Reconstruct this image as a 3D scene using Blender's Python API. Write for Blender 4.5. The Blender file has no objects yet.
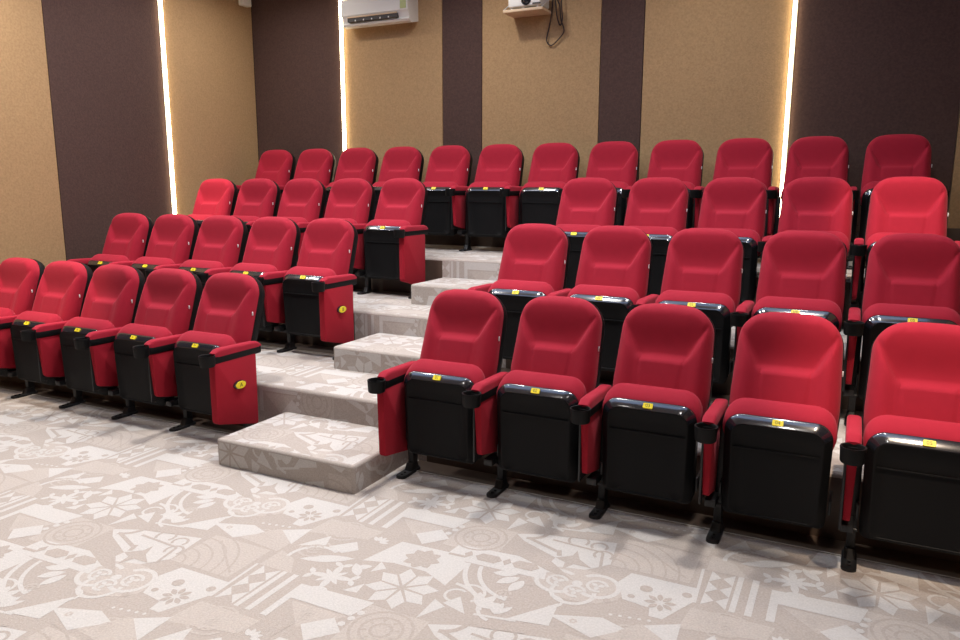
import bpy, bmesh, math, random
from mathutils import Vector, Matrix
random.seed(7)
PI = math.pi
SC = bpy.context.scene
COL = SC.collection

# ------------------------------------------------------------------ materials
def new_mat(name):
    m = bpy.data.materials.new(name); m.use_nodes = True
    nt = m.node_tree
    return m, nt, nt.nodes['Principled BSDF']

def plain(name, rgb, rough=0.5, spec=0.5, bump=0.0, bscale=200.0, coat=0.0, sheen=0.0, vary=0.0, vscale=8.0, metal=0.0, sheen_tint=None):
    m, nt, b = new_mat(name)
    b.inputs['Base Color'].default_value = (*rgb, 1)
    b.inputs['Roughness'].default_value = rough
    b.inputs['Specular IOR Level'].default_value = spec
    b.inputs['Metallic'].default_value = metal
    b.inputs['Coat Weight'].default_value = coat
    b.inputs['Sheen Weight'].default_value = sheen
    if sheen_tint: b.inputs['Sheen Tint'].default_value = (*sheen_tint, 1)
    if bump or vary:
        tc = nt.nodes.new('ShaderNodeTexCoord')
    if bump:
        n = nt.nodes.new('ShaderNodeTexNoise'); n.inputs['Scale'].default_value = bscale; n.inputs['Detail'].default_value = 2
        bp = nt.nodes.new('ShaderNodeBump'); bp.inputs['Strength'].default_value = bump; bp.inputs['Distance'].default_value = 0.002
        nt.links.new(tc.outputs['Object'], n.inputs['Vector'])
        nt.links.new(n.outputs['Fac'], bp.inputs['Height']); nt.links.new(bp.outputs['Normal'], b.inputs['Normal'])
    if vary:
        n2 = nt.nodes.new('ShaderNodeTexNoise'); n2.inputs['Scale'].default_value = vscale; n2.inputs['Detail'].default_value = 5
        mx = nt.nodes.new('ShaderNodeMix'); mx.data_type = 'RGBA'
        mx.inputs['A'].default_value = (*[c * (1 - vary) for c in rgb], 1); mx.inputs['B'].default_value = (*[min(1, c * (1 + vary)) for c in rgb], 1)
        nt.links.new(tc.outputs['Object'], n2.inputs['Vector'])
        nt.links.new(n2.outputs['Fac'], mx.inputs['Factor']); nt.links.new(mx.outputs['Result'], b.inputs['Base Color'])
    return m

def emit(name, rgb, s):
    m, nt, b = new_mat(name)
    b.inputs['Base Color'].default_value = (0.8, 0.8, 0.8, 1)
    b.inputs['Emission Color'].default_value = (*rgb, 1); b.inputs['Emission Strength'].default_value = s
    return m

M = {}
M['red'] = plain('red_woven_upholstery', (0.335, 0.011, 0.029), 0.85, 0.2, bump=0.25, bscale=700, sheen=0.18, vary=0.08, vscale=30, sheen_tint=(1, 0.35, 0.4))
M['red_panel'] = plain('red_panel_fabric', (0.35, 0.010, 0.024), 0.85, 0.2, bump=0.2, bscale=700, sheen=0.1, vary=0.06, vscale=40, sheen_tint=(1, 0.35, 0.4))
M['black'] = plain('black_moulded_plastic', (0.0065, 0.0065, 0.007), 0.55, 0.16, bump=0.15, bscale=900)
M['lip'] = plain('glossy_black_plastic', (0.012, 0.013, 0.018), 0.16, 1.0, coat=1.0)
M['steel'] = plain('black_painted_steel', (0.009, 0.009, 0.010), 0.45, 0.5)
M['bolt'] = plain('dull_steel_bolt', (0.25, 0.25, 0.25), 0.4, 0.5, metal=0.8)
M['yellow'] = plain('yellow_plastic_tag', (0.90, 0.72, 0.03), 0.4, 0.4)
M['ink'] = plain('dark_printing', (0.06, 0.06, 0.02), 0.6)
M['tagwhite'] = plain('white_fabric_tag', (0.8, 0.8, 0.8), 0.7)
M['white'] = plain('white_plastic_casing', (0.72, 0.70, 0.64), 0.35, 0.5)
M['tan'] = plain('tan_wall_fabric', (0.40, 0.258, 0.132), 0.95, 0.15, bump=0.9, bscale=90, vary=0.30, vscale=62)
M['dark'] = plain('dark_brown_wall_fabric', (0.084, 0.050, 0.042), 0.95, 0.15, bump=0.9, bscale=90, vary=0.35, vscale=62)
M['seam'] = plain('pale_panel_edge', (0.34, 0.25, 0.17), 0.9)
M['wood'] = plain('dark_brown_vinyl_riser', (0.085, 0.058, 0.042), 0.5, 0.4, vary=0.2, vscale=14)
M['edge'] = plain('pale_edge_trim', (0.42, 0.39, 0.35), 0.45, 0.5)
M['ceil'] = plain('ceiling_paint', (0.62, 0.58, 0.52), 0.9)
M['shelf'] = plain('pale_wood_shelf', (0.62, 0.46, 0.30), 0.6, 0.3, vary=0.1, vscale=20)
M['cable'] = plain('black_cable_rubber', (0.03, 0.014, 0.010), 0.6)
M['lens'] = plain('dark_lens_glass', (0.01, 0.01, 0.014), 0.08, 0.8, coat=1.0)
M['slot'] = plain('dark_air_outlet', (0.05, 0.045, 0.04), 0.7)
M['sticker'] = plain('green_energy_sticker', (0.45, 0.50, 0.22), 0.5)
M['carpet_b'] = plain('beige_carpet_ground', (0.415, 0.364, 0.328), 0.97, 0.08, bump=0.8, bscale=220, vary=0.26, vscale=120)
M['carpet_m'] = plain('mid_beige_carpet_motif', (0.46, 0.408, 0.370), 0.97, 0.08, bump=0.8, bscale=220, vary=0.26, vscale=120)
M['carpet_l'] = plain('off_white_carpet_motif', (0.525, 0.498, 0.475), 0.97, 0.08, bump=0.8, bscale=220, vary=0.20, vscale=120)
LED = emit('warm_white_light_strip', (1.0, 0.83, 0.54), 12.0)

# ------------------------------------------------------------------ helpers
def link(name, me, parent=None):
    o = bpy.data.objects.new(name, me); COL.objects.link(o)
    if parent is not None: o.parent = parent
    return o

def obj(name, bm, mats, parent=None, smooth=True, angle=40):
    me = bpy.data.meshes.new(name)
    bmesh.ops.recalc_face_normals(bm, faces=bm.faces[:])
    bm.to_mesh(me); bm.free()
    for m in (mats if isinstance(mats, (list, tuple)) else [mats]): me.materials.append(m)
    if smooth:
        me.shade_smooth()
        try: me.set_sharp_from_angle(angle=math.radians(angle))
        except Exception: pass
    return link(name, me, parent)

def thing(name, label, cat, loc=(0, 0, 0), group=None):
    o = bpy.data.objects.new(name, None); COL.objects.link(o)
    o.empty_display_size = 0.1; o.location = loc; o['label'] = label; o['category'] = cat
    if group: o['group'] = group
    return o

def tag(o, label, cat, group=None):
    o['label'] = label; o['category'] = cat
    if group: o['group'] = group
    return o

def struct(o): o['kind'] = 'structure'; return o

def box(bm, x0, x1, y0, y1, z0, z1, bev=0.0, mi=0, seg=2):
    vs = [bm.verts.new(p) for p in ((x0,y0,z0),(x1,y0,z0),(x1,y1,z0),(x0,y1,z0),(x0,y0,z1),(x1,y0,z1),(x1,y1,z1),(x0,y1,z1))]
    fs = [bm.faces.new([vs[i] for i in f]) for f in ((0,3,2,1),(4,5,6,7),(0,1,5,4),(1,2,6,5),(2,3,7,6),(3,0,4,7))]
    for f in fs: f.material_index = mi
    if bev > 0:
        es = list({e for f in fs for e in f.edges})
        r = bmesh.ops.bevel(bm, geom=es, offset=bev, segments=seg, affect='EDGES', profile=0.5)
        for f in r['faces']: f.material_index = mi
    return bm

def loft(bm, rings, mi=0, cap0=True, cap1=True, closed=True):
    rv = [[bm.verts.new(p) for p in r] for r in rings]
    n = len(rings[0])
    for a, b in zip(rv[:-1], rv[1:]):
        for i in range(n if closed else n - 1):
            j = (i + 1) % n
            f = bm.faces.new((a[i], a[j], b[j], b[i])); f.material_index = mi
    if cap0: f = bm.faces.new(rv[0][::-1]); f.material_index = mi
    if cap1: f = bm.faces.new(rv[-1]); f.material_index = mi
    return bm

def rrect(x0, x1, z0, z1, r, n=6, rb=None):
    """rounded rectangle in 2D, counter-clockwise; r = top corner radius, rb = bottom"""
    rb = r if rb is None else rb
    pts = []
    for cx, cz, a0, rr in ((x1 - rb, z0 + rb, -PI/2, rb), (x1 - r, z1 - r, 0, r), (x0 + r, z1 - r, PI/2, r), (x0 + rb, z0 + rb, PI, rb)):
        for i in range(n + 1):
            a = a0 + PI/2 * i / n
            pts.append((cx + rr * math.cos(a), cz + rr * math.sin(a)))
    return pts

def tube(bm, pts, r, n=8, mi=0):
    pts = [Vector(p) for p in pts]
    rings = []
    for i, p in enumerate(pts):
        d = (pts[min(i+1, len(pts)-1)] - pts[max(i-1, 0)]).normalized()
        a = d.cross(Vector((0, 1, 0)))
        if a.length < 1e-3: a = d.cross(Vector((1, 0, 0)))
        a.normalize(); b = d.cross(a)
        rings.append([p + r * (math.cos(2*PI*k/n) * a + math.sin(2*PI*k/n) * b) for k in range(n)])
    return loft(bm, rings, mi)

def text_polys(s, size):
    """text outlines as a triangulated list of 2D faces, centred"""
    cu = bpy.data.curves.new('lettering', 'FONT'); cu.body = s; cu.size = size; cu.align_x = 'CENTER'; cu.align_y = 'CENTER'
    cu.resolution_u = 3
    o = bpy.data.objects.new('lettering', cu); COL.objects.link(o)
    bpy.context.view_layer.update()
    me = o.to_mesh()
    res = [[(me.vertices[i].co.x, me.vertices[i].co.y) for i in p.vertices] for p in me.polygons]
    o.to_mesh_clear(); bpy.data.objects.remove(o); bpy.data.curves.remove(cu)
    return res

# ------------------------------------------------------------------ carpet pattern (one repeat 1.70 x 0.81 m, origin (0,-1.48))
PX, PY, OX, OY = 1.702, 0.81, 0.0, -1.48
PAT = []   # (layer, material index, polygon)   material: 0 beige ground, 1 mid, 2 light
def P(layer, mi, *pts): PAT.append((layer, mi, [tuple(p) for p in pts]))
def Q(layer, mi, x0, y0, x1, y1): P(layer, mi, (x0,y0), (x1,y0), (x1,y1), (x0,y1))
def arc(layer, mi, cx, cy, r, w, a0, a1, n=14, sy=1.0):
    a0, a1 = math.radians(a0), math.radians(a1)
    for i in range(n):
        s, t = a0 + (a1-a0)*i/n, a0 + (a1-a0)*(i+1)/n
        P(layer, mi, (cx+(r-w/2)*math.cos(s), cy+sy*(r-w/2)*math.sin(s)), (cx+(r+w/2)*math.cos(s), cy+sy*(r+w/2)*math.sin(s)),
          (cx+(r+w/2)*math.cos(t), cy+sy*(r+w/2)*math.sin(t)), (cx+(r-w/2)*math.cos(t), cy+sy*(r-w/2)*math.sin(t)))
def disc(layer, mi, cx, cy, r, n=12, sy=1.0): P(layer, mi, *[(cx+r*math.cos(2*PI*i/n), cy+sy*r*math.sin(2*PI*i/n)) for i in range(n)])
def petal(layer, mi, cx, cy, ang, r0, r1, w, pos=0.55):
    a = math.radians(ang); c, s = math.cos(a), math.sin(a); rm = r0 + (r1-r0)*pos
    P(layer, mi, (cx+c*r0, cy+s*r0), (cx+c*rm+s*w, cy+s*rm-c*w), (cx+c*r1, cy+s*r1), (cx+c*rm-s*w, cy+s*rm+c*w))
def leaf(layer, mi, cx, cy, ang, r0, r1, w, n=6):
    a = math.radians(ang); c, s = math.cos(a), math.sin(a); up, dn = [], []
    for i in range(n+1):
        t = i/n; r = r0+(r1-r0)*t; h = w*math.sin(PI*t)**0.8 if 0 < t < 1 else 0
        up.append((cx+c*r-s*h, cy+s*r+c*h)); dn.append((cx+c*r+s*h, cy+s*r-c*h))
    P(layer, mi, *(dn + up[-2:0:-1]))
def bar(layer, mi, x0, y0, x1, y1, w):
    d = math.hypot(x1-x0, y1-y0); nx, ny = -(y1-y0)/d*w/2, (x1-x0)/d*w/2
    P(layer, mi, (x0-nx,y0-ny), (x1-nx,y1-ny), (x1+nx,y1+ny), (x0+nx,y0+ny))

def pattern():
    # striped tile with a chain of diamonds
    bar(2, 2, 0.003, -1.47, -0.012, -1.19, 0.012)
    for k in range(3):
        y0 = -1.47 + 0.093*k
        P(2, 2, (0.025, y0), (0.025, y0+0.093), (0.068, y0+0.0465))
        P(2, 2, (0.118, y0), (0.118, y0+0.093), (0.075, y0+0.0465))
    Q(2, 2, 0.130, -1.475, 0.152, -1.19); Q(2, 2, 0.186, -1.475, 0.212, -1.19)
    # L shaped band and triangles
    P(2, 2, (0.262, -1.475), (0.293, -1.475), (0.293, -1.335), (0.575, -1.335), (0.605, -1.22), (0.262, -1.235))
    P(2, 2, (0.445, -1.46), (0.53, -1.37), (0.605, -1.435), (0.52, -1.535))
    P(1, 1, (0.31, -1.35), (0.57, -1.34), (0.44, -1.48))
    for k in range(5): disc(3, 2, 0.60-0.012*k, -1.30-0.045*k, 0.016, 6)
    # tonal rosette tile
    Q(1, 1, 0.60, -1.49, 0.86, -1.235)
    for r in (0.04, 0.08, 0.118): arc(2, 0, 0.73, -1.36, r, 0.012, 0, 360, 20)
    for k in range(8): petal(3, 0, 0.73, -1.36, 45*k+20, 0.05, 0.075, 0.008)
    # white scroll tile
    P(1, 2, (0.86, -1.25), (0.97, -1.20), (1.30, -1.13), (1.33, -1.33), (1.25, -1.42), (1.09, -1.46), (1.10, -1.38), (0.92, -1.30))
    P(3, 0, (0.92, -1.425), (1.01, -1.35), (1.235, -1.53), (1.11, -1.50))
    arc(3, 0, 0.90, -1.18, 0.09, 0.022, -80, 40, 9)
    bar(3, 0, 0.93, -1.265, 1.10, -1.33, 0.020); bar(3, 0, 1.09, -1.31, 1.11, -1.36, 0.022)
    P(3, 0, (1.10, -1.38), (1.16, -1.33), (1.165, -1.28), (1.20, -1.35), (1.27, -1.40), (1.19, -1.40), (1.16, -1.46), (1.15, -1.40))
    for cx, cy, r in ((1.14, -1.19, 0.045), (1.24, -1.20, 0.035), (1.28, -1.27, 0.04)):
        arc(3, 0, cx, cy, r, 0.013, -30, 230, 10)
    bar(3, 0, 1.03, -1.23, 1.27, -1.245, 0.014); bar(3, 0, 1.27, -1.245, 1.30, -1.38, 0.014); bar(3, 0, 1.03, -1.18, 1.20, -1.14, 0.012)
    # plain tonal tile on the right
    Q(1, 1, 1.335, -1.335, 1.66, -1.075)
    for k in range(5): arc(2, 0, 1.335, -1.335, 0.06+0.055*k, 0.010, 0, 90, 8)
    bar(2, 0, 1.40, -1.11, 1.64, -1.30, 0.010)
    # white band with dotted flower
    P(1, 2, (1.43, -1.36), (1.70, -1.36), (1.70, -1.47), (1.62, -1.64), (1.57, -1.64), (1.56, -1.585), (1.45, -1.57), (1.40, -1.45))
    for k in range(8): leaf(3, 0, 1.588, -1.532, 45*k+12, 0.014, 0.062, 0.012)
    disc(3, 0, 1.515, -1.455, 0.026); disc(3, 0, 1.67, -1.43, 0.02); disc(3, 0, 1.475, -1.535, 0.015)
    # snowflake on beige
    for k in range(4):
        a = 90*k+8
        leaf(2, 2, 0.335, -1.135, a, 0.0, 0.10, 0.016); leaf(2, 2, 0.335, -1.135, a+45, 0.0, 0.07, 0.011)
        c, s = math.cos(math.radians(a)), math.sin(math.radians(a))
        leaf(2, 2, 0.335+c*0.085, -1.135+s*0.085, a+55, 0, 0.05, 0.013); leaf(2, 2, 0.335+c*0.085, -1.135+s*0.085, a-55, 0, 0.05, 0.013)
    # leaf scroll
    leaf(2, 2, 0.12, -1.075, 26, 0.0, 0.235, 0.030)
    arc(2, 2, 0.17, -1.06, 0.115, 0.018, 60, 190, 9)
    leaf(2, 2, 0.36, -1.00, -50, 0.0, 0.11, 0.022); leaf(2, 2, 0.38, -1.03, 35, 0, 0.07, 0.018)
    P(2, 2, (0.03, -0.985), (0.11, -0.845), (0.145, -0.93)); P(2, 2, (0.16, -0.93), (0.25, -0.84), (0.30, -0.90), (0.25, -0.955))
    for k in range(5): leaf(2, 2, 0.33, -0.80, 30*k+10, 0.01, 0.055, 0.010)
    # eight pointed star
    for k in range(8): petal(3, 2, 0.64, -1.08, 45*k+18, 0.018, 0.152, 0.036, 0.60)
    P(1, 0, (0.47, -1.23), (0.81, -1.23), (0.81, -0.93), (0.47, -0.93))
    P(2, 2, (0.80, -1.235), (0.86, -1.12), (0.80, -1.09)); P(2, 2, (0.84, -1.10), (0.95, -1.13), (0.88, -1.03))
    P(2, 2, (0.455, -1.03), (0.50, -0.98), (0.45, -0.94)); P(2, 2, (0.44, -1.20), (0.49, -1.12), (0.50, -1.19))
    # flower in a white field
    P(1, 2, (0.37, -0.965), (0.43, -0.745), (0.67, -0.735), (0.79, -0.79), (0.785, -0.985), (0.66, -0.925), (0.50, -0.925))
    for k in range(8): leaf(3, 0, 0.592, -0.84, 45*k, 0.0, 0.085, 0.026)
    # lattice band
    P(1, 2, (0.662, -0.782), (0.672, -0.655), (1.09, -0.615), (1.125, -0.762))
    for cx, cy in ((0.845, -0.708), (1.012, -0.695)): P(3, 0, *[(cx+a, cy+b) for a, b in ((-0.06, -0.004), (-0.037, -0.033), (0.038, -0.031), (0.062, 0.004), (0.036, 0.034), (-0.04, 0.030))])
    for cx, cy in ((0.752, -0.713), (0.929, -0.70)): petal(3, 0, cx, cy, 90, -0.032, 0.032, 0.020, 0.5)
    bar(3, 0, 0.67, -0.745, 0.75, -0.74, 0.018)
    # quarter arcs
    arc(2, 2, 1.08, -0.74, 0.295, 0.020, 188, 265, 12); arc(2, 2, 1.08, -0.74, 0.235, 0.018, 190, 262, 12); arc(2, 2, 0.80, -1.15, 0.20, 0.016, 20, 85, 10)
    for a in (200, 228, 256): leaf(2, 2, 1.07, -0.75, a, 0.06, 0.165, 0.024)
    for a in (30, 70, 110): leaf(2, 2, 0.97, -1.06, a, 0.0, 0.10, 0.022)
    arc(2, 2, 1.06, -1.04, 0.09, 0.015, 100, 260, 9); arc(2, 2, 0.90, -0.99, 0.06, 0.013, -60, 140, 8)
    # big medallion
    P(1, 1, *[(1.255+0.19*math.cos(2*PI*i/20), -0.735+0.125*math.sin(2*PI*i/20)) for i in range(20)])
    arc(2, 2, 1.175, -0.745, 0.085, 0.020, 60, 320, 14); arc(2, 2, 1.335, -0.715, 0.085, 0.020, -120, 140, 14); arc(2, 2, 1.26, -0.80, 0.085, 0.018, 160, 380, 14)
    for cx, cy in ((1.175, -0.745), (1.335, -0.715), (1.265, -0.79)):
        arc(3, 2, cx, cy, 0.04, 0.014, 20, 300, 10)
        for a in (30, 150, 270): leaf(3, 2, cx, cy, a, 0.0, 0.032, 0.010)
    disc(3, 2, 1.255, -0.73, 0.022); disc(3, 0, 1.40, -0.80, 0.016); disc(3, 0, 1.09, -0.82, 0.014)
    # triangles between medallion and flower band
    P(2, 2, (1.23, -0.99), (1.42, -0.92), (1.52, -0.955), (1.42, -1.06)); P(2, 2, (1.10, -1.09), (1.24, -0.90), (1.26, -1.06))
    P(1, 1, (1.43, -1.04), (1.69, -1.07), (1.69, -0.87), (1.55, -0.90)); P(2, 2, (1.57, -0.90), (1.69, -0.83), (1.70, -0.99))
    P(1, 1, (0.0, -1.19), (0.17, -1.19), (0.10, -1.09), (0.0, -1.05)); P(1, 1, (-0.02, -0.86), (0.0, -0.70), (0.30, -0.70), (0.28, -0.80))
    P(2, 0, (0.30, -0.66), (0.42, -0.66), (0.40, -0.76))
def tonal():
    # faint tone-on-tone scrolls between the big motifs
    for cx, cy, rs in ((0.12, -0.975, (0.035, 0.07)), (1.53, -0.985, (0.03, 0.06)), (0.14, -0.775, (0.03, 0.06, 0.09)), (1.02, -0.94, (0.03,)), (0.42, -1.40, (0.03,)), (1.33, -0.99, (0.025,))):
        for r in rs: arc(2, 1, cx, cy, r, 0.011, 20, 330, 14)
        for k in range(6): leaf(3, 1, cx, cy, 60*k, 0.004, rs[0]-0.008, 0.006)
    # fleur below the quarter arcs, small scrolls beside the triangles
    for a in (60, 90, 120): leaf(2, 2, 1.05, -1.08, a, 0.0, 0.085, 0.014)
    arc(2, 2, 0.86, -1.03, 0.045, 0.012, 60, 300, 9); arc(2, 2, 1.21, -0.90, 0.04, 0.012, -90, 120, 8)
    bar(2, 2, 0.98, -1.115, 1.14, -1.085, 0.013)
    for k in range(5): disc(2, 2, 1.44+0.035*k, -0.885+0.006*k, 0.008, 6)
pattern(); tonal()

def clip(poly, x0, y0, x1, y1):
    for ax, lim, sg in ((0, x0, 1), (0, x1, -1), (1, y0, 1), (1, y1, -1)):
        out = []
        for i in range(len(poly)):
            a, b = poly[i-1], poly[i]
            da, db = sg*(a[ax]-lim), sg*(b[ax]-lim)
            if (da >= 0) != (db >= 0):
                t = da/(da-db); out.append((a[0]+(b[0]-a[0])*t, a[1]+(b[1]-a[1])*t))
            if db >= 0: out.append(b)
        poly = out
        if len(poly) < 3: return []
    return poly

def carpet(bm, u0, v0, u1, v1, put, sh=(0, 0), ground=True):
    """carpet sheet over the rectangle; put(u, v, lift) -> 3D point"""
    def face(pts, mi, lift):
        try:
            f = bm.faces.new([bm.verts.new(put(a, b, lift)) for a, b in pts]); f.material_index = mi
        except ValueError: pass
    if ground: face([(u0,v0),(u1,v0),(u1,v1),(u0,v1)], 0, 0.0)
    i0, i1 = math.floor((u0-OX-sh[0])/PX)-1, math.ceil((u1-OX-sh[0])/PX)+1
    j0, j1 = math.floor((v0-OY-sh[1])/PY)-1, math.ceil((v1-OY-sh[1])/PY)+1
    for i in range(i0, i1+1):
        for j in range(j0, j1+1):
            dx, dy = i*PX+sh[0], j*PY+sh[1]
            for idx, (layer, mi, pts) in enumerate(PAT):
                xs = [p[0]+dx for p in pts]; ys = [p[1]+dy for p in pts]
                if max(xs) <= u0 or min(xs) >= u1 or max(ys) <= v0 or min(ys) >= v1: continue
                q = clip([(p[0]+dx, p[1]+dy) for p in pts], u0, v0, u1, v1)
                if len(q) >= 3: face(q, mi, 0.00032*layer+0.000008*(idx % 37))
CARPET = [M['carpet_b'], M['carpet_m'], M['carpet_l']]

# ------------------------------------------------------------------ measures of the room
XL, XR, YB, YF, ZC = -4.295, 3.12, 3.557, -5.2, 3.92
GAP, PITCH = 1.76, 0.56
RY = [0.0, 1.043, 2.101, 3.058]          # rows: y of the leg posts
RZ = [0.0, 0.317, 0.631, 0.960]          # floor height under each row
YE = [None, 0.162, 1.255, 2.261]         # front edges of the platforms
SH = [None, 0.155, 0.476, 0.793]         # half-step heights
YS = [None, -0.418, 0.702, 1.728]        # half-step fronts
SL = [None, -1.034, -1.058, -1.056]
AX0, AX1 = -1.27, 0.02                   # carpeted aisle

# floor
bm = bmesh.new()
carpet(bm, XL, YF, XR, 0.0, lambda u, v, l: (u, v, l))
carpet(bm, -1.34, 0.0, -0.03, 0.162, lambda u, v, l: (u, v, l))
struct(obj('floor', bm, CARPET, smooth=False))

# dark vinyl strip behind the front row's feet, one per block
def strip(n, x0, x1, y0, y1, z):
    bm = bmesh.new()
    f0 = box(bm, x0, x1, y0+0.006, y1, z-0.01, z+0.002, mi=0)
    box(bm, x0, x1, y0-0.004, y0+0.006, z-0.01, z+0.004, mi=1)
    o = obj('trim_%d' % n, bm, [M['wood'], M['edge']], smooth=False); struct(o)
n = 1
for r in range(3):
    for x0, x1 in ((XL, -1.34), (-0.03, XR)):
        strip(n, x0, x1, RY[r]+0.005, YE[r+1]-0.002, RZ[r]); n += 1

# platforms
for r in (1, 2, 3):
    z0, z1 = (RZ[r-1], RZ[r]); y0 = YE[r]; y1 = YE[r+1] if r < 3 else YB
    ax0 = AX0 if r < 3 else SL[3]
    bm = bmesh.new()
    rr = 0.022
    # tread
    carpet(bm, XL, y0+rr, XR, y1, lambda u, v, l: (u, v, z1+l), sh=(0.35*r, 0.27*r))
    # rounded nosing and carpeted riser in the aisle
    def nose(u, t, l, y0=y0, z1=z1):
        a = t*PI/2; R = rr+l
        return (u, y0+rr-R*math.sin(a), z1-rr+R*math.cos(a))
    K = 5
    for k in range(K):
        f = bm.faces.new([bm.verts.new(nose(x, t, 0)) for x, t in ((XL, k/K), (XR, k/K), (XR, (k+1)/K), (XL, (k+1)/K))])
        f.material_index = 0
    carpet(bm, ax0, z0, AX1, z1-rr, lambda u, v, l: (u, y0-l, v), sh=(0.2*r, 0.5+0.3*r))
    # dark riser under the seat rows
    for x0, x1 in ((XL, ax0), (AX1, XR)):
        f = bm.faces.new([bm.verts.new(p) for p in ((x0, y0, z0), (x1, y0, z0), (x1, y0, z1-rr), (x0, y0, z1-rr))]); f.material_index = 3
    o = obj('floor_platform', bm, CARPET + [M['wood']], smooth=False); struct(o)

# half steps in the aisle (carpet over rounded edges)
def half_step(r, label):
    x0 = SL[r]; x1 = -0.072 if r == 1 else -0.13; y0, y1 = YS[r], YE[r]-0.001; z0, z1 = RZ[r-1], SH[r]
    rr = 0.018
    bm = bmesh.new()
    sh = (0.13*r, 0.11+0.2*r)
    carpet(bm, x0+rr, y0+rr, x1-rr, y1, lambda u, v, l: (u, v, z1+l), sh=sh)
    carpet(bm, x0+rr, z0, x1-rr, z1-rr, lambda u, v, l: (u, y0-l, v), sh=(sh[0], y0-z1+sh[1]+0.62))
    carpet(bm, y0+rr, z0, y1, z1-rr, lambda u, v, l: (x1+l, u, v), sh=(0.3, 0.1))
    carpet(bm, y0+rr, z0, y1, z1-rr, lambda u, v, l: (x0-l, u, v), sh=(0.3, 0.1))
    K = 4
    def q(ps):
        bm.faces.new([bm.verts.new(p) for p in ps])
    for k in range(K):
        a, b = PI/2*k/K, PI/2*(k+1)/K
        sa, ca, sb, cb = math.sin(a), math.cos(a), math.sin(b), math.cos(b)
        # front edge, two side edges, two vertical edges, two corners
        q([(x0+rr, y0+rr-rr*sa, z1-rr+rr*ca), (x1-rr, y0+rr-rr*sa, z1-rr+rr*ca), (x1-rr, y0+rr-rr*sb, z1-rr+rr*cb), (x0+rr, y0+rr-rr*sb, z1-rr+rr*cb)])
        for xx, s in ((x0+rr, -1), (x1-rr, 1)):
            q([(xx+s*rr*sa, y0+rr, z1-rr+rr*ca), (xx+s*rr*sa, y1, z1-rr+rr*ca), (xx+s*rr*sb, y1, z1-rr+rr*cb), (xx+s*rr*sb, y0+rr, z1-rr+rr*cb)])
            q([(xx+s*rr*sa, y0+rr-rr*ca, z0), (xx+s*rr*sb, y0+rr-rr*cb, z0), (xx+s*rr*sb, y0+rr-rr*cb, z1-rr), (xx+s*rr*sa, y0+rr-rr*ca, z1-rr)])
            for m_ in range(K):
                c, d = PI/2*m_/K, PI/2*(m_+1)/K
                pt = lambda th, ph: (xx+s*rr*math.sin(th)*math.sin(ph), y0+rr-rr*math.sin(th)*math.cos(ph), z1-rr+rr*math.cos(th))
                ps = [pt(a, c), pt(b, c), pt(b, d), pt(a, d)]
                if k == 0: ps = [ps[0], ps[1], ps[2]]
                q(ps)
    o = obj('aisle_step', bm, CARPET, smooth=False)
    tag(o, label, 'step', 'carpeted half steps in the aisle')
half_step(1, 'lowest carpeted half step, on the floor between the two front rows')
half_step(2, 'middle carpeted half step of the aisle, behind the lowest one')
half_step(3, 'topmost carpeted half step, leading up to the back row')

# walls
def panel_wall(name, spans, put, nseg_seam=True):
    """spans: (a0, a1, material index); put(a, z, depth)"""
    bm = bmesh.new()
    for a0, a1, mi in spans:
        g = 0.004
        ps = [(a0+g, 0, 0), (a1-g, 0, 0), (a1-g, ZC, 0), (a0+g, ZC, 0)]
        top = [bm.verts.new(put(a, z, 0.0)) for a, z, d in ps]; low = [bm.verts.new(put(a, z, 0.02)) for a, z, d in ps]
        f = bm.faces.new(top); f.material_index = mi
        for i in range(4):
            j = (i+1) % 4
            f = bm.faces.new((top[i], low[i], low[j], top[j])); f.material_index = mi
    a0, a1 = spans[0][0], spans[-1][1]
    f = bm.faces.new([bm.verts.new(put(a, z, 0.02)) for a, z in ((a0, 0), (a1, 0), (a1, ZC), (a0, ZC))]); f.material_index = 2
    return struct(obj(name, bm, [M['tan'], M['dark'], M['seam']], smooth=False))
XS = [XL, -3.017, -1.774, -1.322, -0.10, 0.302, 1.549, 2.78, XR]
panel_wall('wall_back', [(XS[i], XS[i+1], 1 - i % 2) for i in range(8)], lambda a, z, d: (a, YB+d, z))
YP = [YF, -2.93, -1.49, -0.24, 1.006, 2.25, YB]
panel_wall('wall_left', [(YP[i], YP[i+1], (1, 0, 1, 0, 1, 0)[i]) for i in range(6)], lambda a, z, d: (XL-d, a, z))
panel_wall('wall_right', [(YP[i], YP[i+1], (1, 0, 1, 0, 1, 0)[i]) for i in range(6)], lambda a, z, d: (XR+d, a, z))
panel_wall('wall_front', [(XL, -1.3, 0), (-1.3, 1.2, 1), (1.2, XR, 0)], lambda a, z, d: (a, YF-d, z))
bm = bmesh.new(); box(bm, XL-0.02, XR+0.02, YF-0.02, YB+0.02, ZC, ZC+0.1); struct(obj('ceiling', bm, M['ceil'], smooth=False))

bm = bmesh.new(); box(bm, XL+0.002, XR-0.002, YB-0.014, YB-0.001, RZ[3], RZ[3]+0.30, 0.003); struct(obj('dark_board_back', bm, M['wood']))  # added dark board, darkens the wall behind the back row's legs
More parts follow.
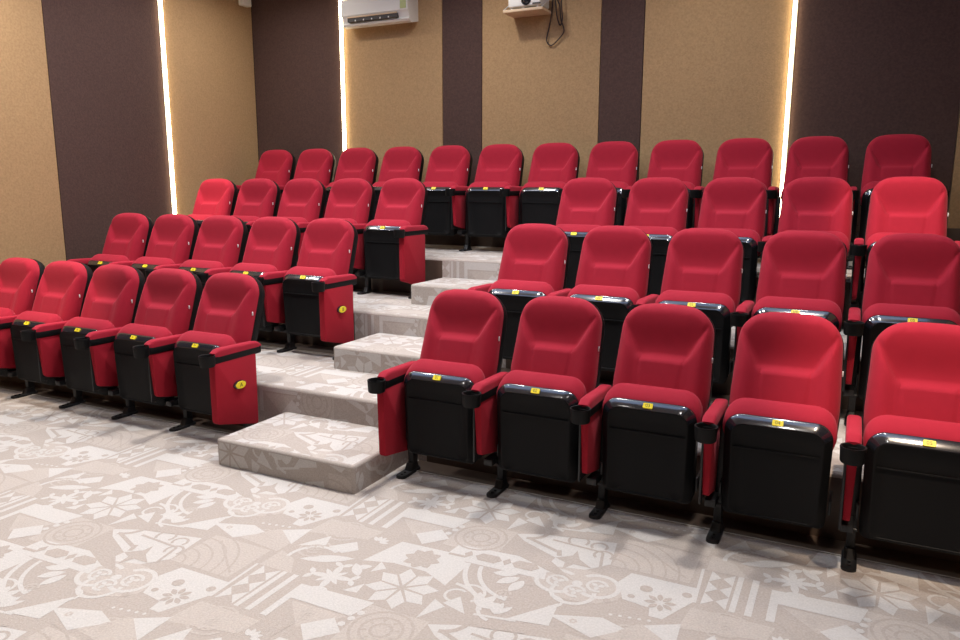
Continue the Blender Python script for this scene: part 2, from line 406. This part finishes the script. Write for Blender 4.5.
# LED strips: aluminium channel and glowing diffuser, standing 12 mm proud of the wall
def led(label, put, z0, z1):
    t = thing('light_strip', label, 'light strip', put(0, 0, z0), 'vertical light strips on the walls')
    bm = bmesh.new()
    def bx(a0, a1, d0, d1):
        c = [Vector(put(a, d, z)) - Vector(put(0, 0, z0)) for z in (z0, z1) for a, d in ((a0, d0), (a1, d0), (a1, d1), (a0, d1))]
        vs = [bm.verts.new(p) for p in c]
        for f in ((0,3,2,1),(4,5,6,7),(0,1,5,4),(1,2,6,5),(2,3,7,6),(3,0,4,7)): bm.faces.new([vs[i] for i in f])
    bx(-0.020, 0.020, 0.0, 0.006); obj('channel', bm, M['edge'], t, smooth=False)
    bm = bmesh.new(); bx(-0.012, 0.012, 0.006, 0.034); obj('diffuser', bm, LED, t, smooth=False)
back = lambda X: (lambda a, d, z: (X+a, YB-d, z))
led('glowing strip on the left wall between dark and tan panels', lambda a, d, z: (XL+d, 2.25+a, z), 0.96, ZC-0.02)
led('glowing strip on the back wall running down from the air conditioner corner', back(-3.017), 1.27, ZC-0.02)
led('glowing strip on the back wall right of the projector, behind the right chairs', back(1.549), 1.27, ZC-0.02)

# ------------------------------------------------------------------ chair
BL = 0.588                                   # backrest length along its slope
TILT = math.radians(20.5)
def hw(t):                                    # half width at height fraction
    return 0.230 - 0.015*max(0, t-0.35)/0.65 - 0.008*max(0, 0.25-t)/0.25
def top_drop(a):
    a = abs(a); a0 = 0.33
    d = 0.016*a*a
    if a > a0:
        k = (a-a0)/(1-a0); d += 0.122*(1-math.sqrt(max(0, 1-k**2.2)))
    return d
def bot_drop(a):
    a = abs(a); a0 = 0.75
    return 0.04*(1-math.sqrt(max(0, 1-((a-a0)/(1-a0))**2))) if a > a0 else 0
def back_pt(x, h, d):                         # h along the slope, d = forward of the mid plane
    c, s = math.cos(TILT), math.sin(TILT)
    return (x, 0.052 + h*s - d*c, 0.462 + h*c + d*s*0.0 - d*s*(-1)*0.0 - d*s*0 + d*s)
def seg_d(px, pz, ax, az, bx, bz):
    dx, dz = bx-ax, bz-az; L = dx*dx+dz*dz
    t = max(0, min(1, ((px-ax)*dx+(pz-az)*dz)/L))
    return math.hypot(px-ax-t*dx, pz-az-t*dz)
def smooth(a, b, v):
    t = max(0, min(1, (v-a)/(b-a))); return t*t*(3-2*t)
HM = 0.305                                    # height of the horizontal seam along the slope
SEAMS = [(-0.198, 0.485, -0.105, HM), (0.198, 0.485, 0.105, HM), (-0.105, HM, 0.105, HM), (-0.105, HM, -0.092, 0.0), (0.105, HM, 0.092, 0.0)]
def back_front(bm, nx=72, nz=64):
    rows = []
    for j in range(nz+1):
        b = j/nz; b = 0.5-0.5*math.cos(PI*b)*1.0 if False else b
        row = []
        for i in range(nx+1):
            a = math.sin(PI/2*(2*i/nx-1)) if True else 0
            H0, H1 = bot_drop(a), BL-top_drop(a)
            bb = math.sin(PI/2*(2*b-1))*0.5+0.5
            bb = 0.55*bb+0.45*b
            h = H0+(H1-H0)*bb
            x = a*hw(h/BL)
            ed = min(hw(h/BL)-abs(x), (H1-h)*0.8, (h-H0)*0.9)
            # true-ish distance to the rounded corner
            cr = 0.118; cx_, ch = hw(0.85)-cr, BL-0.012-cr
            if abs(x) > cx_ and h > ch:
                ed = max(0, min(ed+0.02, cr-math.hypot(abs(x)-cx_, (h-ch)*0.97)))
                if i in (0, nx) or j == nz: ed = 0
            r = 0.050
            k = min(1, ed/r); d = 0.066*math.sqrt(max(0, 1-(1-k)**2))
            # upper dished panel, narrowing down to the seam
            w_at = 0.105+(0.198-0.105)*max(0, min(1, (h-HM)/0.18))
            inside = smooth(0.03, -0.012, abs(x)-w_at)
            if h > HM-0.01: d -= 0.034*inside*smooth(0.53, HM+0.035, h)*smooth(HM-0.01, HM+0.028, h)
            else: d += 0.004*smooth(0.03, -0.012, abs(x)-0.10)*smooth(0, 0.15, h)
            # side bolsters
            d += 0.010*math.exp(-((abs(x)-0.165)/0.035)**2)*smooth(0.46, 0.30, h)*smooth(0.0, 0.08, ed+0.03)
            for s in SEAMS: d -= 0.0055*math.exp(-(seg_d(x, h, *s)/0.0042)**2)*min(1, ed/0.02)
            row.append(bm.verts.new(back_pt(x, h, d)))
        rows.append(row)
    for j in range(nz):
        for i in range(nx): bm.faces.new((rows[j][i], rows[j][i+1], rows[j+1][i+1], rows[j+1][i]))
    rim = [rows[0][i] for i in range(nx+1)]+[rows[j][nx] for j in range(1, nz+1)]+[rows[nz][i] for i in range(nx-1, -1, -1)]+[rows[j][0] for j in range(nz-1, 0, -1)]
    return rim
def outline(n=40, grow=0.0):
    pts = []
    for i in range(n+1):
        a = math.sin(PI/2*(2*i/n-1)); h = bot_drop(a); pts.append((a*hw(h/BL), h))
    for j in range(1, 14):
        h0, h1 = bot_drop(1), BL-top_drop(1); h = h0+(h1-h0)*j/14; pts.append((hw(h/BL), h))
    for i in range(n, -1, -1):
        a = math.sin(PI/2*(2*i/n-1)); h = BL-top_drop(a); pts.append((a*hw(h/BL), h))
    for j in range(13, 0, -1):
        h0, h1 = bot_drop(1), BL-top_drop(1); h = h0+(h1-h0)*j/14; pts.append((-hw(h/BL), h))
    if grow:
        cx, ch = 0, BL/2
        pts = [(x*(1+grow/0.21), ch+(h-ch)*(1+grow/0.28)) for x, h in pts]
    return pts

def chair_meshes():
    R = {}
    def keep(name, bm, mats, **k):
        o = obj(name, bm, mats, **k); R[name] = o.data; bpy.data.objects.remove(o)
    # upholstered backrest
    bm = bmesh.new(); rim = back_front(bm)
    back_ring = [bm.verts.new((v.co.x, v.co.y+0.030*math.cos(TILT), v.co.z-0.030*math.sin(TILT))) for v in rim]
    for i in range(len(rim)):
        j = (i+1) % len(rim); bm.faces.new((rim[i], back_ring[i], back_ring[j], rim[j]))
    bm.faces.new(back_ring[::-1])
    keep('backrest', bm, M['red'], angle=60)
    # black rear shell of the backrest
    bm = bmesh.new()
    loft(bm, [[back_pt(x, h, d) for x, h in outline(grow=g)] for g, d in ((0.003, -0.018), (0.004, -0.040), (-0.002, -0.075), (-0.016, -0.090), (-0.06, -0.098))])
    keep('back_shell', bm, M['black'], angle=60)
    # small white side tag
    bm = bmesh.new()
    c = back_pt(0.231, 0.33, 0.012)
    box(bm, c[0]-0.005, c[0]+0.001, c[1]-0.007, c[1]+0.001, c[2]-0.012, c[2]+0.012, 0.0015)
    keep('care_tag', bm, M['tagwhite'])
    # seat cushion, tipped up: wide at the top, narrower where the pan wraps it
    bm = bmesh.new()
    def ring(ins, y, zt):
        pts = rrect(-0.231+ins, 0.231-ins, 0.20+ins, zt-ins, max(0.02, 0.088-ins*0.5), 8, 0.05)
        # add points along the long sides so that the sides can taper
        out = []
        for i in range(len(pts)):
            a, b = pts[i-1], pts[i]
            if i in (9, 27):
                for k in range(1, 6): out.append((a[0]+(b[0]-a[0])*k/6, a[1]+(b[1]-a[1])*k/6))
            out.append(b)
        return [(x*(0.89+0.11*smooth(0.46, 0.585, z)), y, z) for x, z in out]
    rings = []
    for ins, y, zt in ((0.020, -0.098, 0.625), (0.004, -0.094, 0.630), (0.0, -0.080, 0.645), (0.0, -0.060, 0.663), (0.002, -0.035, 0.681), (0.006, -0.010, 0.691), (0.013, 0.012, 0.693), (0.024, 0.030, 0.688), (0.040, 0.042, 0.678), (0.075, 0.050, 0.65), (0.14, 0.054, 0.62)):
        rings.append(ring(ins, y, zt))
    loft(bm, rings); keep('seat_cushion', bm, M['red'], angle=60)
    # black seat pan under the cushion
    bm = bmesh.new()
    def sr(ins, y, top=0.0):
        pts = rrect(-0.218+ins, 0.218-ins, 0.155+ins*0.6, 0.620-ins-top, max(0.02, 0.072-ins*0.6), 7, 0.03)
        return [(x*(0.965+0.035*min(1, (z-0.16)/0.35)), y + 0.012*(0.63-z)/0.47, z) for x, z in pts]
    loft(bm, [sr(0.0, -0.082), sr(0.0, -0.098)], cap0=True, cap1=False, mi=0)
    loft(bm, [sr(0.0, -0.098), sr(0.003, -0.1025), sr(0.030, -0.1305), sr(0.033, -0.132)], cap0=False, cap1=False, mi=1)
    loft(bm, [sr(0.033, -0.132), sr(0.040, -0.132), sr(0.044, -0.128), sr(0.10, -0.128)], cap0=False, cap1=True, mi=0)
    # deep rim around the lower cushion
    def lr(ins, y): return [(x, y, z) for x, z in rrect(-0.213+ins, 0.213-ins, 0.165+ins, 0.535-ins, 0.03, 4)]
    loft(bm, [lr(0.0, -0.085), lr(0.0, -0.02), lr(0.01, 0.0), lr(0.03, 0.012)])
    box(bm, -0.172, 0.172, -0.132, -0.120, 0.478, 0.484, 0.001, 0)
    bmesh.ops.remove_doubles(bm, verts=bm.verts[:], dist=0.0002)
    for f in bm.faces:
        if f.material_index == 1 and f.calc_center_median().z < 0.560: f.material_index = 0
    keep('seat_pan', bm, [M['black'], M['lip']], angle=50)
    # hinge arms joining the pan to both standards
    bm = bmesh.new()
    box(bm, -0.006, 0.006, -0.07, 0.055, 0.205, 0.272, 0.004)
    keep('hinge', bm, M['steel'])
    for kind, poly, wt, wb in (('side', [(-0.205, 0.250), (0.0, 0.205), (0.006, 0.545), (-0.225, 0.548)], 0.020, 0.013),
                               ('end', [(-0.255, 0.165), (0.085, 0.075), (0.091, 0.545), (-0.255, 0.548)], 0.026, 0.026),
                               ('aisle', [(-0.250, 0.165), (-0.01, 0.125), (0.0, 0.545), (-0.255, 0.548)], 0.024, 0.020)):
        bm = bmesh.new()
        out = []
        for i in range(4):
            p, a, b = Vector(poly[i]), Vector(poly[i-1]), Vector(poly[(i+1) % 4])
            for t in range(5):
                u = t/4; p0 = p+(a-p).normalized()*0.022; p1 = p+(b-p).normalized()*0.022
                out.append(tuple((1-u)**2*p0+2*u*(1-u)*p+u*u*p1))
        cen = (sum(p[0] for p in out)/len(out), sum(p[1] for p in out)/len(out))
        def pr(f, k): return [(f*(wb+(wt-wb)*min(1, max(0, (z-0.2)/0.3))), cen[0]+(y-cen[0])*(1-k), cen[1]+(z-cen[1])*(1-k*0.6)) for y, z in out]
        loft(bm, [pr(-1, 0.05), pr(-0.88, 0.012), pr(-0.6, 0.0), pr(0.6, 0.0), pr(0.88, 0.012), pr(1, 0.05)])
        keep('panel_'+kind, bm, M['red_panel'])
    # black backing rail on the panel's front edge and underside
    bm = bmesh.new()
    box(bm, -0.045, 0.004, -0.12, 0.03, 0.165, 0.200, 0.005)
    tube(bm, [(-0.048, -0.05, 0.155), (0.020, -0.05, 0.155)], 0.010, 10)
    keep('bracket', bm, M['steel'])
    bm = bmesh.new(); box(bm, -0.026, -0.016, -0.222, -0.020, 0.215, 0.545, 0.003); keep('edge_rail', bm, M['steel'])
    # leg: post, foot plate
    bm = bmesh.new()
    box(bm, -0.018, 0.018, -0.012, 0.040, 0.010, 0.54, 0.006)
    keep('post', bm, M['steel'])
    bm = bmesh.new()
    fp = rrect(-0.030, 0.030, -0.135, 0.065, 0.028, 6)
    loft(bm, [[(x, y, 0.0) for x, y in fp], [(x, y, 0.012) for x, y in fp], [(x*0.9, y*0.985, 0.016) for x, y in fp]])
    loft(bm, [[(x*k, y*m-0.0, z) for x, y in rrect(-0.024, 0.024, -0.045, 0.05, 0.012, 4)] for k, m, z in ((1.0, 1.0, 0.014), (0.95, 0.8, 0.03), (0.88, 0.55, 0.055))])
    keep('foot_plate', bm, M['steel'])
    bm = bmesh.new()
    for y in (-0.105,):
        loft(bm, [[(0.008*math.cos(2*PI*k/6), y+0.008*math.sin(2*PI*k/6), z) for k in range(6)] for z in (0.015, 0.023)])
    keep('bolt', bm, M['steel'])
    # armrest: black base, red pad, cup holder
    bm = bmesh.new()
    pts = rrect(-0.029, 0.029, -0.255, 0.142, 0.016, 4)
    loft(bm, [[(x*0.8, y*0.99, 0.540) for x, y in pts], [(x, y, 0.550) for x, y in pts], [(x, y, 0.582) for x, y in pts], [(x*0.95, y*0.995, 0.586) for x, y in pts]])
    keep('arm_base', bm, M['black'])
    bm = bmesh.new()
    rs = []
    for i in range(15):
        t = i/14; y = -0.245+0.384*t
        e = min(t, 1-t)*14
        hgt = 0.038*min(1, 0.35+0.65*math.sqrt(min(1, e/1.6)))
        w = 0.029*(0.88 if i in (0, 14) else 1.0)
        prof = [(-w, 0.0), (-w, 0.55), (-w*0.9, 0.82), (-w*0.6, 0.96), (0, 1.0), (w*0.6, 0.96), (w*0.9, 0.82), (w, 0.55), (w, 0.0)]
        rs.append([(x, y, 0.583+0.010*(1-t)+hgt*k - (0.010*(1-t) if k == 0 else 0)) for x, k in prof])
    loft(bm, rs); keep('arm_pad', bm, M['red'], angle=50)
    bm = bmesh.new()
    n = 28; cy = -0.285
    prof = [(0.0, 0.543), (0.040, 0.543), (0.0445, 0.549), (0.047, 0.600), (0.0485, 0.606), (0.047, 0.609), (0.042, 0.608), (0.0395, 0.602), (0.037, 0.555), (0.0, 0.553)]
    rings = [[(max(r, 0.0005)*math.cos(2*PI*k/n), cy+max(r, 0.0005)*math.sin(2*PI*k/n), z) for k in range(n)] for r, z in prof]
    loft(bm, rings); keep('cup_holder', bm, M['black'], angle=50)
    # row letter lamp housing
    return R
MESH = chair_meshes()

def add(name, key, parent, x=0.0, y=0.0, z=0.0):
    o = link(name, MESH[key], parent); o.location = (x, y, z); return o

def standard(t, x, end=False):
    """armrest with side panel and leg, standing at chair-local x"""
    leg = add('leg', 'post', t, x+(0.0 if end == 'end' else 0.028)); add('foot_plate', 'foot_plate', leg); add('bolt', 'bolt', leg); add('bolt', 'bolt', leg, 0, 0.035)
    sp = add('side_panel', 'panel_'+(end or 'side'), t, x)
    if not end: add('bracket', 'bracket', leg); add('edge_rail', 'edge_rail', sp)
    arm = add('armrest', 'arm_base', t, x, 0, -0.007); add('arm_pad', 'arm_pad', arm)['label'] = 'red arm pad'; add('cup_holder', 'cup_holder', arm, 0, 0, -0.008)

def number_tag(t, s):
    # sits on the chamfered glossy lip at the top of the seat pan
    bm = bmesh.new()
    up = Vector((0, 0.62, 0.78)).normalized(); rt = Vector((1, 0, 0)); nrm = rt.cross(up)
    c = Vector((0.0, -0.1185, 0.5960))
    def pt(a, b, d): return c + rt*a + up*b + nrm*d
    q = rrect(-0.022, 0.022, -0.0125, 0.0125, 0.004, 3)
    loft(bm, [[pt(a, b, d) for a, b in q] for d in (-0.004, 0.002, 0.003)])
    for poly in text_polys(s, 0.022):
        f = bm.faces.new([bm.verts.new(pt(a, b, 0.0034)) for a, b in poly]); f.material_index = 1
    o = obj('number_tag', bm, [M['yellow'], M['ink']], t, smooth=False); o['label'] = 'yellow seat number tag'

def letter_plate(t, x, s):
    bm = bmesh.new(); n = 28
    y0, z0 = -0.070, 0.372
    def ell(k, d, dz=0.0): return [(x+d, y0+0.047*k*math.cos(2*PI*i/n), z0+dz+0.0265*k*math.sin(2*PI*i/n)) for i in range(n)]
    loft(bm, [ell(1.05, 0.020), ell(1.05, 0.034), ell(0.98, 0.040), ell(0.86, 0.041)], cap1=True)
    o = obj('row_letter_plate', bm, M['lip'], t); o['label'] = 'black oval holder of the yellow row letter'
    bm = bmesh.new()
    loft(bm, [ell(0.88, 0.040), ell(0.87, 0.044), ell(0.80, 0.046)])
    for poly in text_polys(s, 0.036):
        f = bm.faces.new([bm.verts.new((x+0.0465, y0+a, z0+b)) for a, b in poly]); f.material_index = 1
    obj('row_letter', bm, [M['yellow'], M['ink']], o, smooth=False)

def chair(x, r, label, group, arms, num, end=None, letter=None, ekind='end'):
    t = thing('theatre_chair', label, 'theatre chair', (x, RY[r], RZ[r]), group)
    add('backrest', 'backrest', t); add('back_shell', 'back_shell', t); add('care_tag', 'care_tag', t)['label'] = 'small white tag'
    add('seat_cushion', 'seat_cushion', t, 0, 0, -0.024); add('seat_pan', 'seat_pan', t, 0, 0, -0.011); add('hinge', 'hinge', t, -0.2245); add('hinge', 'hinge', t, 0.2245)
    number_tag(t, num)
    for a in arms: standard(t, a, (ekind if end == a else None))
    if letter: letter_plate(t, end, letter)
    return t

ORD = ['first', 'second', 'third', 'fourth', 'fifth', 'sixth', 'seventh', 'eighth', 'ninth', 'tenth', 'eleventh', 'twelfth']
ROW = ['front row', 'second row', 'third row', 'back row']
AL, AR, ARL = -0.265, 0.295, 0.276
for r in range(3):
    for k in range(5):            # right block
        where = {0: 'at the aisle end of the right-hand %s' % ROW[r],
                 4: 'fifth from the aisle in the right-hand %s' % ROW[r]}.get(k, '%s from the aisle in the right-hand %s' % (ORD[k], ROW[r]))
        if r == 2 and k == 4: where = 'brightly lit, fifth from the aisle in the right-hand third row'
        chair(k*PITCH+(0.255-0.006*k, 0.236-0.009*k, 0.242-0.012*k)[r], r, 'red tip-up chair ' + where, 'right-hand %s of red chairs' % ROW[r],
              [AL] if k < 4 else [AL, AR], '%02d' % (k+1), end=AL if k == 0 else None, ekind='aisle')
    for k in range(5):            # left block, k counted from the wall
        x = -GAP-PITCH*(3-k)-0.285
        where = {4: 'at the aisle end of the left-hand %s' % ROW[r],
                 0: 'nearest the left wall in the left-hand %s' % ROW[r]}.get(k, '%s from the left wall in the left-hand %s' % (ORD[k], ROW[r]))
        if k == 4 and r < 2: where = 'ending the left-hand %s at the aisle, lettered %s on its side' % (ROW[r], 'AB'[r])
        chair(x, r, 'red tip-up chair ' + where, 'left-hand %s of red chairs' % ROW[r],
              [ARL] if k > 0 else [AL, ARL], '%02d' % (10-k), end=ARL if k == 4 else None, letter='AB'[r] if (k == 4 and r < 2) else None)
for k in range(12):               # back row runs through behind the aisle
    x = -0.415+(k-6)*0.5593
    where = ('%s from the left wall' % ORD[k]) if k < 6 else ('%s from the right end' % ORD[11-k])
    if k == 0: where = 'in the corner by the left wall'
    if k == 11: where = 'at the right end'
    chair(x, 3, 'red tip-up chair %s of the back row' % where if k in (0, 11) else 'red tip-up chair, %s in the back row' % where,
          'back row of red chairs', [ARL] if k > 0 else [AL, ARL], '%02d' % (k+1))

# ------------------------------------------------------------------ things on the back wall
def air_con():
    x0, x1, yf, yw, z0, z1 = -2.87, -2.055, 3.345, YB, 3.212, 3.50
    t = thing('air_conditioner', 'white split air conditioner high on the back wall', 'air conditioner', ((x0+x1)/2, yw, z0))
    ox, oy, oz = t.location
    prof = [(yw, z0+0.03), (yw, z1), (yf+0.05, z1), (yf+0.012, z1-0.02), (yf, z1-0.07), (yf+0.004, z0+0.115), (yf+0.020, z0+0.095), (yf+0.045, z0+0.045), (yf+0.030, z0+0.030), (yf+0.045, z0+0.012), (yf+0.09, z0)]
    bm = bmesh.new()
    loft(bm, [[(x-ox, y-oy, z-oz) for y, z in prof] for x in (x0, x0+0.004, x1-0.004, x1)])
    obj('body', bm, M['white'], t, smooth=False)
    bm = bmesh.new()
    box(bm, x0+0.075-ox, x1-0.125-ox, yf+0.006-oy, yf+0.060-oy, z0+0.048-oz, z0+0.090-oz, 0.003)
    obj('air_outlet', bm, M['slot'], t, smooth=False)
    bm = bmesh.new()
    vx = [x0+0.075+(x1-x0-0.20)*k/6 for k in range(1, 6)]
    for x in vx: box(bm, x-0.006-ox, x+0.006-ox, yf+0.001-oy, yf+0.008-oy, z0+0.050-oz, z0+0.066-oz)
    obj('guide_vane', bm, M['white'], t, smooth=False)
    bm = bmesh.new(); box(bm, x0+0.075-ox, x1-0.125-ox, yf-0.002-oy, yf+0.010-oy, z0+0.086-oz, z0+0.100-oz, 0.003); obj('louver', bm, M['shelf'], t)
    bm = bmesh.new(); box(bm, x1-0.085-ox, x1-0.015-ox, yf-0.004-oy, yf+0.003-oy, z0+0.125-oz, z0+0.29-oz, 0.001); obj('rating_sticker', bm, M['sticker'], t)
air_con()

def projector():
    # narrow shelf on the wall with raked struts
    t = thing('wall_shelf', 'pale wall shelf holding the projector', 'shelf', (-0.780, YB, 3.172))
    bm = bmesh.new(); box(bm, -0.197, 0.197, -0.257, -0.005, 0.0, 0.024, 0.003); obj('board', bm, M['shelf'], t)
    for x in (-0.192, 0.192):
        bm = bmesh.new(); tube(bm, [(x, -0.252, 0.022), (x, -0.010, 0.150)], 0.006, 8); obj('strut', bm, M['white'], t)
    p = thing('projector', 'white projector high on the back wall shelf', 'projector', (-0.775, 3.325, 3.199))
    bm = bmesh.new(); box(bm, -0.148, 0.175, -0.03, 0.20, 0.012, 0.115, 0.014, seg=3); obj('housing', bm, M['white'], p)
    n = 24
    bm = bmesh.new(); cx, cz = 0.035, 0.066
    loft(bm, [[(cx+r*math.cos(2*PI*k/n), y, cz+r*math.sin(2*PI*k/n)) for k in range(n)] for r, y in ((0.047, -0.025), (0.047, -0.038), (0.040, -0.040), (0.036, -0.034))])
    ring = obj('lens_ring', bm, M['black'], p)
    bm = bmesh.new()
    loft(bm, [[(cx+r*math.cos(2*PI*k/n), y, cz+r*math.sin(2*PI*k/n)) for k in range(n)] for r, y in ((0.034, -0.034), (0.026, -0.040), (0.012, -0.043), (0.002, -0.044))])
    obj('lens', bm, M['lens'], ring)
    for x in (-0.12, 0.0, 0.14):
        bm = bmesh.new(); loft(bm, [[(x+0.012*math.cos(2*PI*k/12), 0.0+0.012*math.sin(2*PI*k/12), z) for k in range(12)] for z in (-0.003, 0.014)]); obj('foot', bm, M['white'], p)
    bm = bmesh.new(); box(bm, 0.10, 0.178, -0.036, -0.028, 0.022, 0.034, 0.001); obj('vent', bm, M['slot'], p)
projector()

def cable(name, pts, label):
    bm = bmesh.new()
    # Catmull-Rom through the points
    out = []
    P_ = [Vector(p) for p in pts]; P_ = [P_[0]] + P_ + [P_[-1]]
    for i in range(1, len(P_)-2):
        for k in range(8):
            t = k/8; a, b, c, d = P_[i-1:i+3]
            out.append(0.5*((2*b)+(-a+c)*t+(2*a-5*b+4*c-d)*t*t+(-a+3*b-3*c+d)*t**3))
    out.append(P_[-2])
    tube(bm, out, 0.0065, 8)
    tag(obj(name, bm, M['cable']), label, 'cable')
yc = YB-0.022
cable('cable', [(-0.57, yc, 3.50), (-0.572, yc, 3.295), (-0.579, yc, 3.188), (-0.605, yc, 3.049), (-0.626, yc, 2.94), (-0.582, yc, 2.89), (-0.517, yc, 2.931), (-0.454, yc, 3.009), (-0.488, yc, 3.121), (-0.501, yc, 3.239), (-0.525, yc, 3.31), (-0.53, yc, 3.55), (-0.53, yc, ZC-0.01)],
      'black cable hanging in a loop beside the projector')
cable('cable', [(-0.548, yc-0.002, ZC-0.01), (-0.548, yc-0.002, 3.40), (-0.530, yc-0.020, 3.22), (-0.515, yc-0.022, 3.13), (-0.485, yc-0.022, 3.06), (-0.465, yc-0.02, 3.12), (-0.478, yc-0.02, 3.30), (-0.48, yc-0.002, ZC-0.01)],
      'short black cable hanging inside the longer loop')
# small white device on the left wall near the corner
t = thing('wall_speaker', 'small white box high on the left wall by the corner', 'speaker', (XL, 3.40, 3.57))
bm = bmesh.new(); box(bm, 0.025, 0.10, -0.075, 0.060, 0.0, 0.24, 0.012, seg=3); obj('cabinet', bm, M['white'], t)
bm = bmesh.new(); box(bm, 0.0, 0.05, -0.02, 0.02, 0.08, 0.18, 0.003); obj('bracket', bm, M['white'], t)

# ------------------------------------------------------------------ lights (ceiling downlights and spots, plus added blue strips, out of view)
def down(x, y, w, size=0.22, col=(1.0, 0.955, 0.905), spread=150):
    l = bpy.data.lights.new('downlight', 'AREA'); l.shape = 'DISK'; l.size = size; l.energy = w; l.color = col; l.spread = math.radians(spread)
    o = bpy.data.objects.new('downlight', l); COL.objects.link(o); o.location = (x, y, ZC-0.03); return o
for x, k in ((-3.6, 1), (-1.8, 1), (0.0, 1), (1.8, 0.8)):
    down(x, 0.1, 37*k, spread=130); down(x, 1.45, 9*k*k, spread=130); down(x, -2.3, 12, spread=75)
for x, e in ((-3.3, 20), (-1.2, 21), (0.9, 17)): down(x, 2.45, e, spread=150)
def spot(x, y, tx, ty, tz, w, half):
    l = bpy.data.lights.new('spotlight', 'SPOT'); l.energy = w; l.color = (1.0, 0.80, 0.62); l.spot_size = math.radians(2*half); l.spot_blend = 0.7; l.shadow_soft_size = 0.05
    o = bpy.data.objects.new('spotlight', l); COL.objects.link(o); o.location = (x, y, ZC-0.05)
    o.rotation_euler = Vector((tx-x, ty-y, tz-(ZC-0.05))).to_track_quat('-Z', 'Y').to_euler()
spot(2.5, 0.6, 2.46, 2.25, 1.42, 420, 11)
spot(2.6, -1.5, 2.5, 0.15, 0.75, 520, 12)
spot(-3.75, 0.8, -3.75, 2.25, 1.42, 420, 10)
spot(-3.4, -1.4, -3.3, 0.2, 0.75, 380, 14)
def panel(y, w):  # added area lights that give the glossy seat lips their blue reflection
    l = bpy.data.lights.new('lip_reflection_strip', 'AREA'); l.shape = 'RECTANGLE'; l.size = 6.5; l.size_y = 0.7; l.energy = w; l.color = (0.40, 0.60, 1.0)
    o = bpy.data.objects.new('lip_reflection_strip', l); COL.objects.link(o); o.location = (-0.4, y, ZC-0.02); return o
for y in (-0.85, 0.68, 2.0): panel(y, 25)

w = bpy.data.worlds.new('world'); w.use_nodes = True; SC.world = w
w.node_tree.nodes['Background'].inputs['Color'].default_value = (1, 0.93, 0.85, 1)
w.node_tree.nodes['Background'].inputs['Strength'].default_value = 0.0

# ------------------------------------------------------------------ camera
F_PX, YAW, PITCHC, ROLL = 746.7, 0.4649, -0.1783, 0.0021
cam = bpy.data.cameras.new('camera'); co = bpy.data.objects.new('camera', cam); COL.objects.link(co)
cam.sensor_width = 36; cam.lens = F_PX/960*36; cam.clip_start = 0.05
fw = Vector((-math.sin(YAW)*math.cos(PITCHC), math.cos(YAW)*math.cos(PITCHC), math.sin(PITCHC)))
rt = Vector((math.cos(YAW), math.sin(YAW), 0)); up = rt.cross(fw)
r2 = math.cos(ROLL)*rt+math.sin(ROLL)*up; u2 = -math.sin(ROLL)*rt+math.cos(ROLL)*up
mw = Matrix((r2, u2, -fw)).transposed().to_4x4(); mw.translation = Vector((2.1494, -3.3964, 1.5843))
co.matrix_world = mw
SC.camera = co

SC.view_settings.view_transform = 'Standard'; SC.view_settings.look = 'None'
SC.view_settings.exposure = 0.0; SC.view_settings.gamma = 1.0; SC.view_settings.use_curve_mapping = False
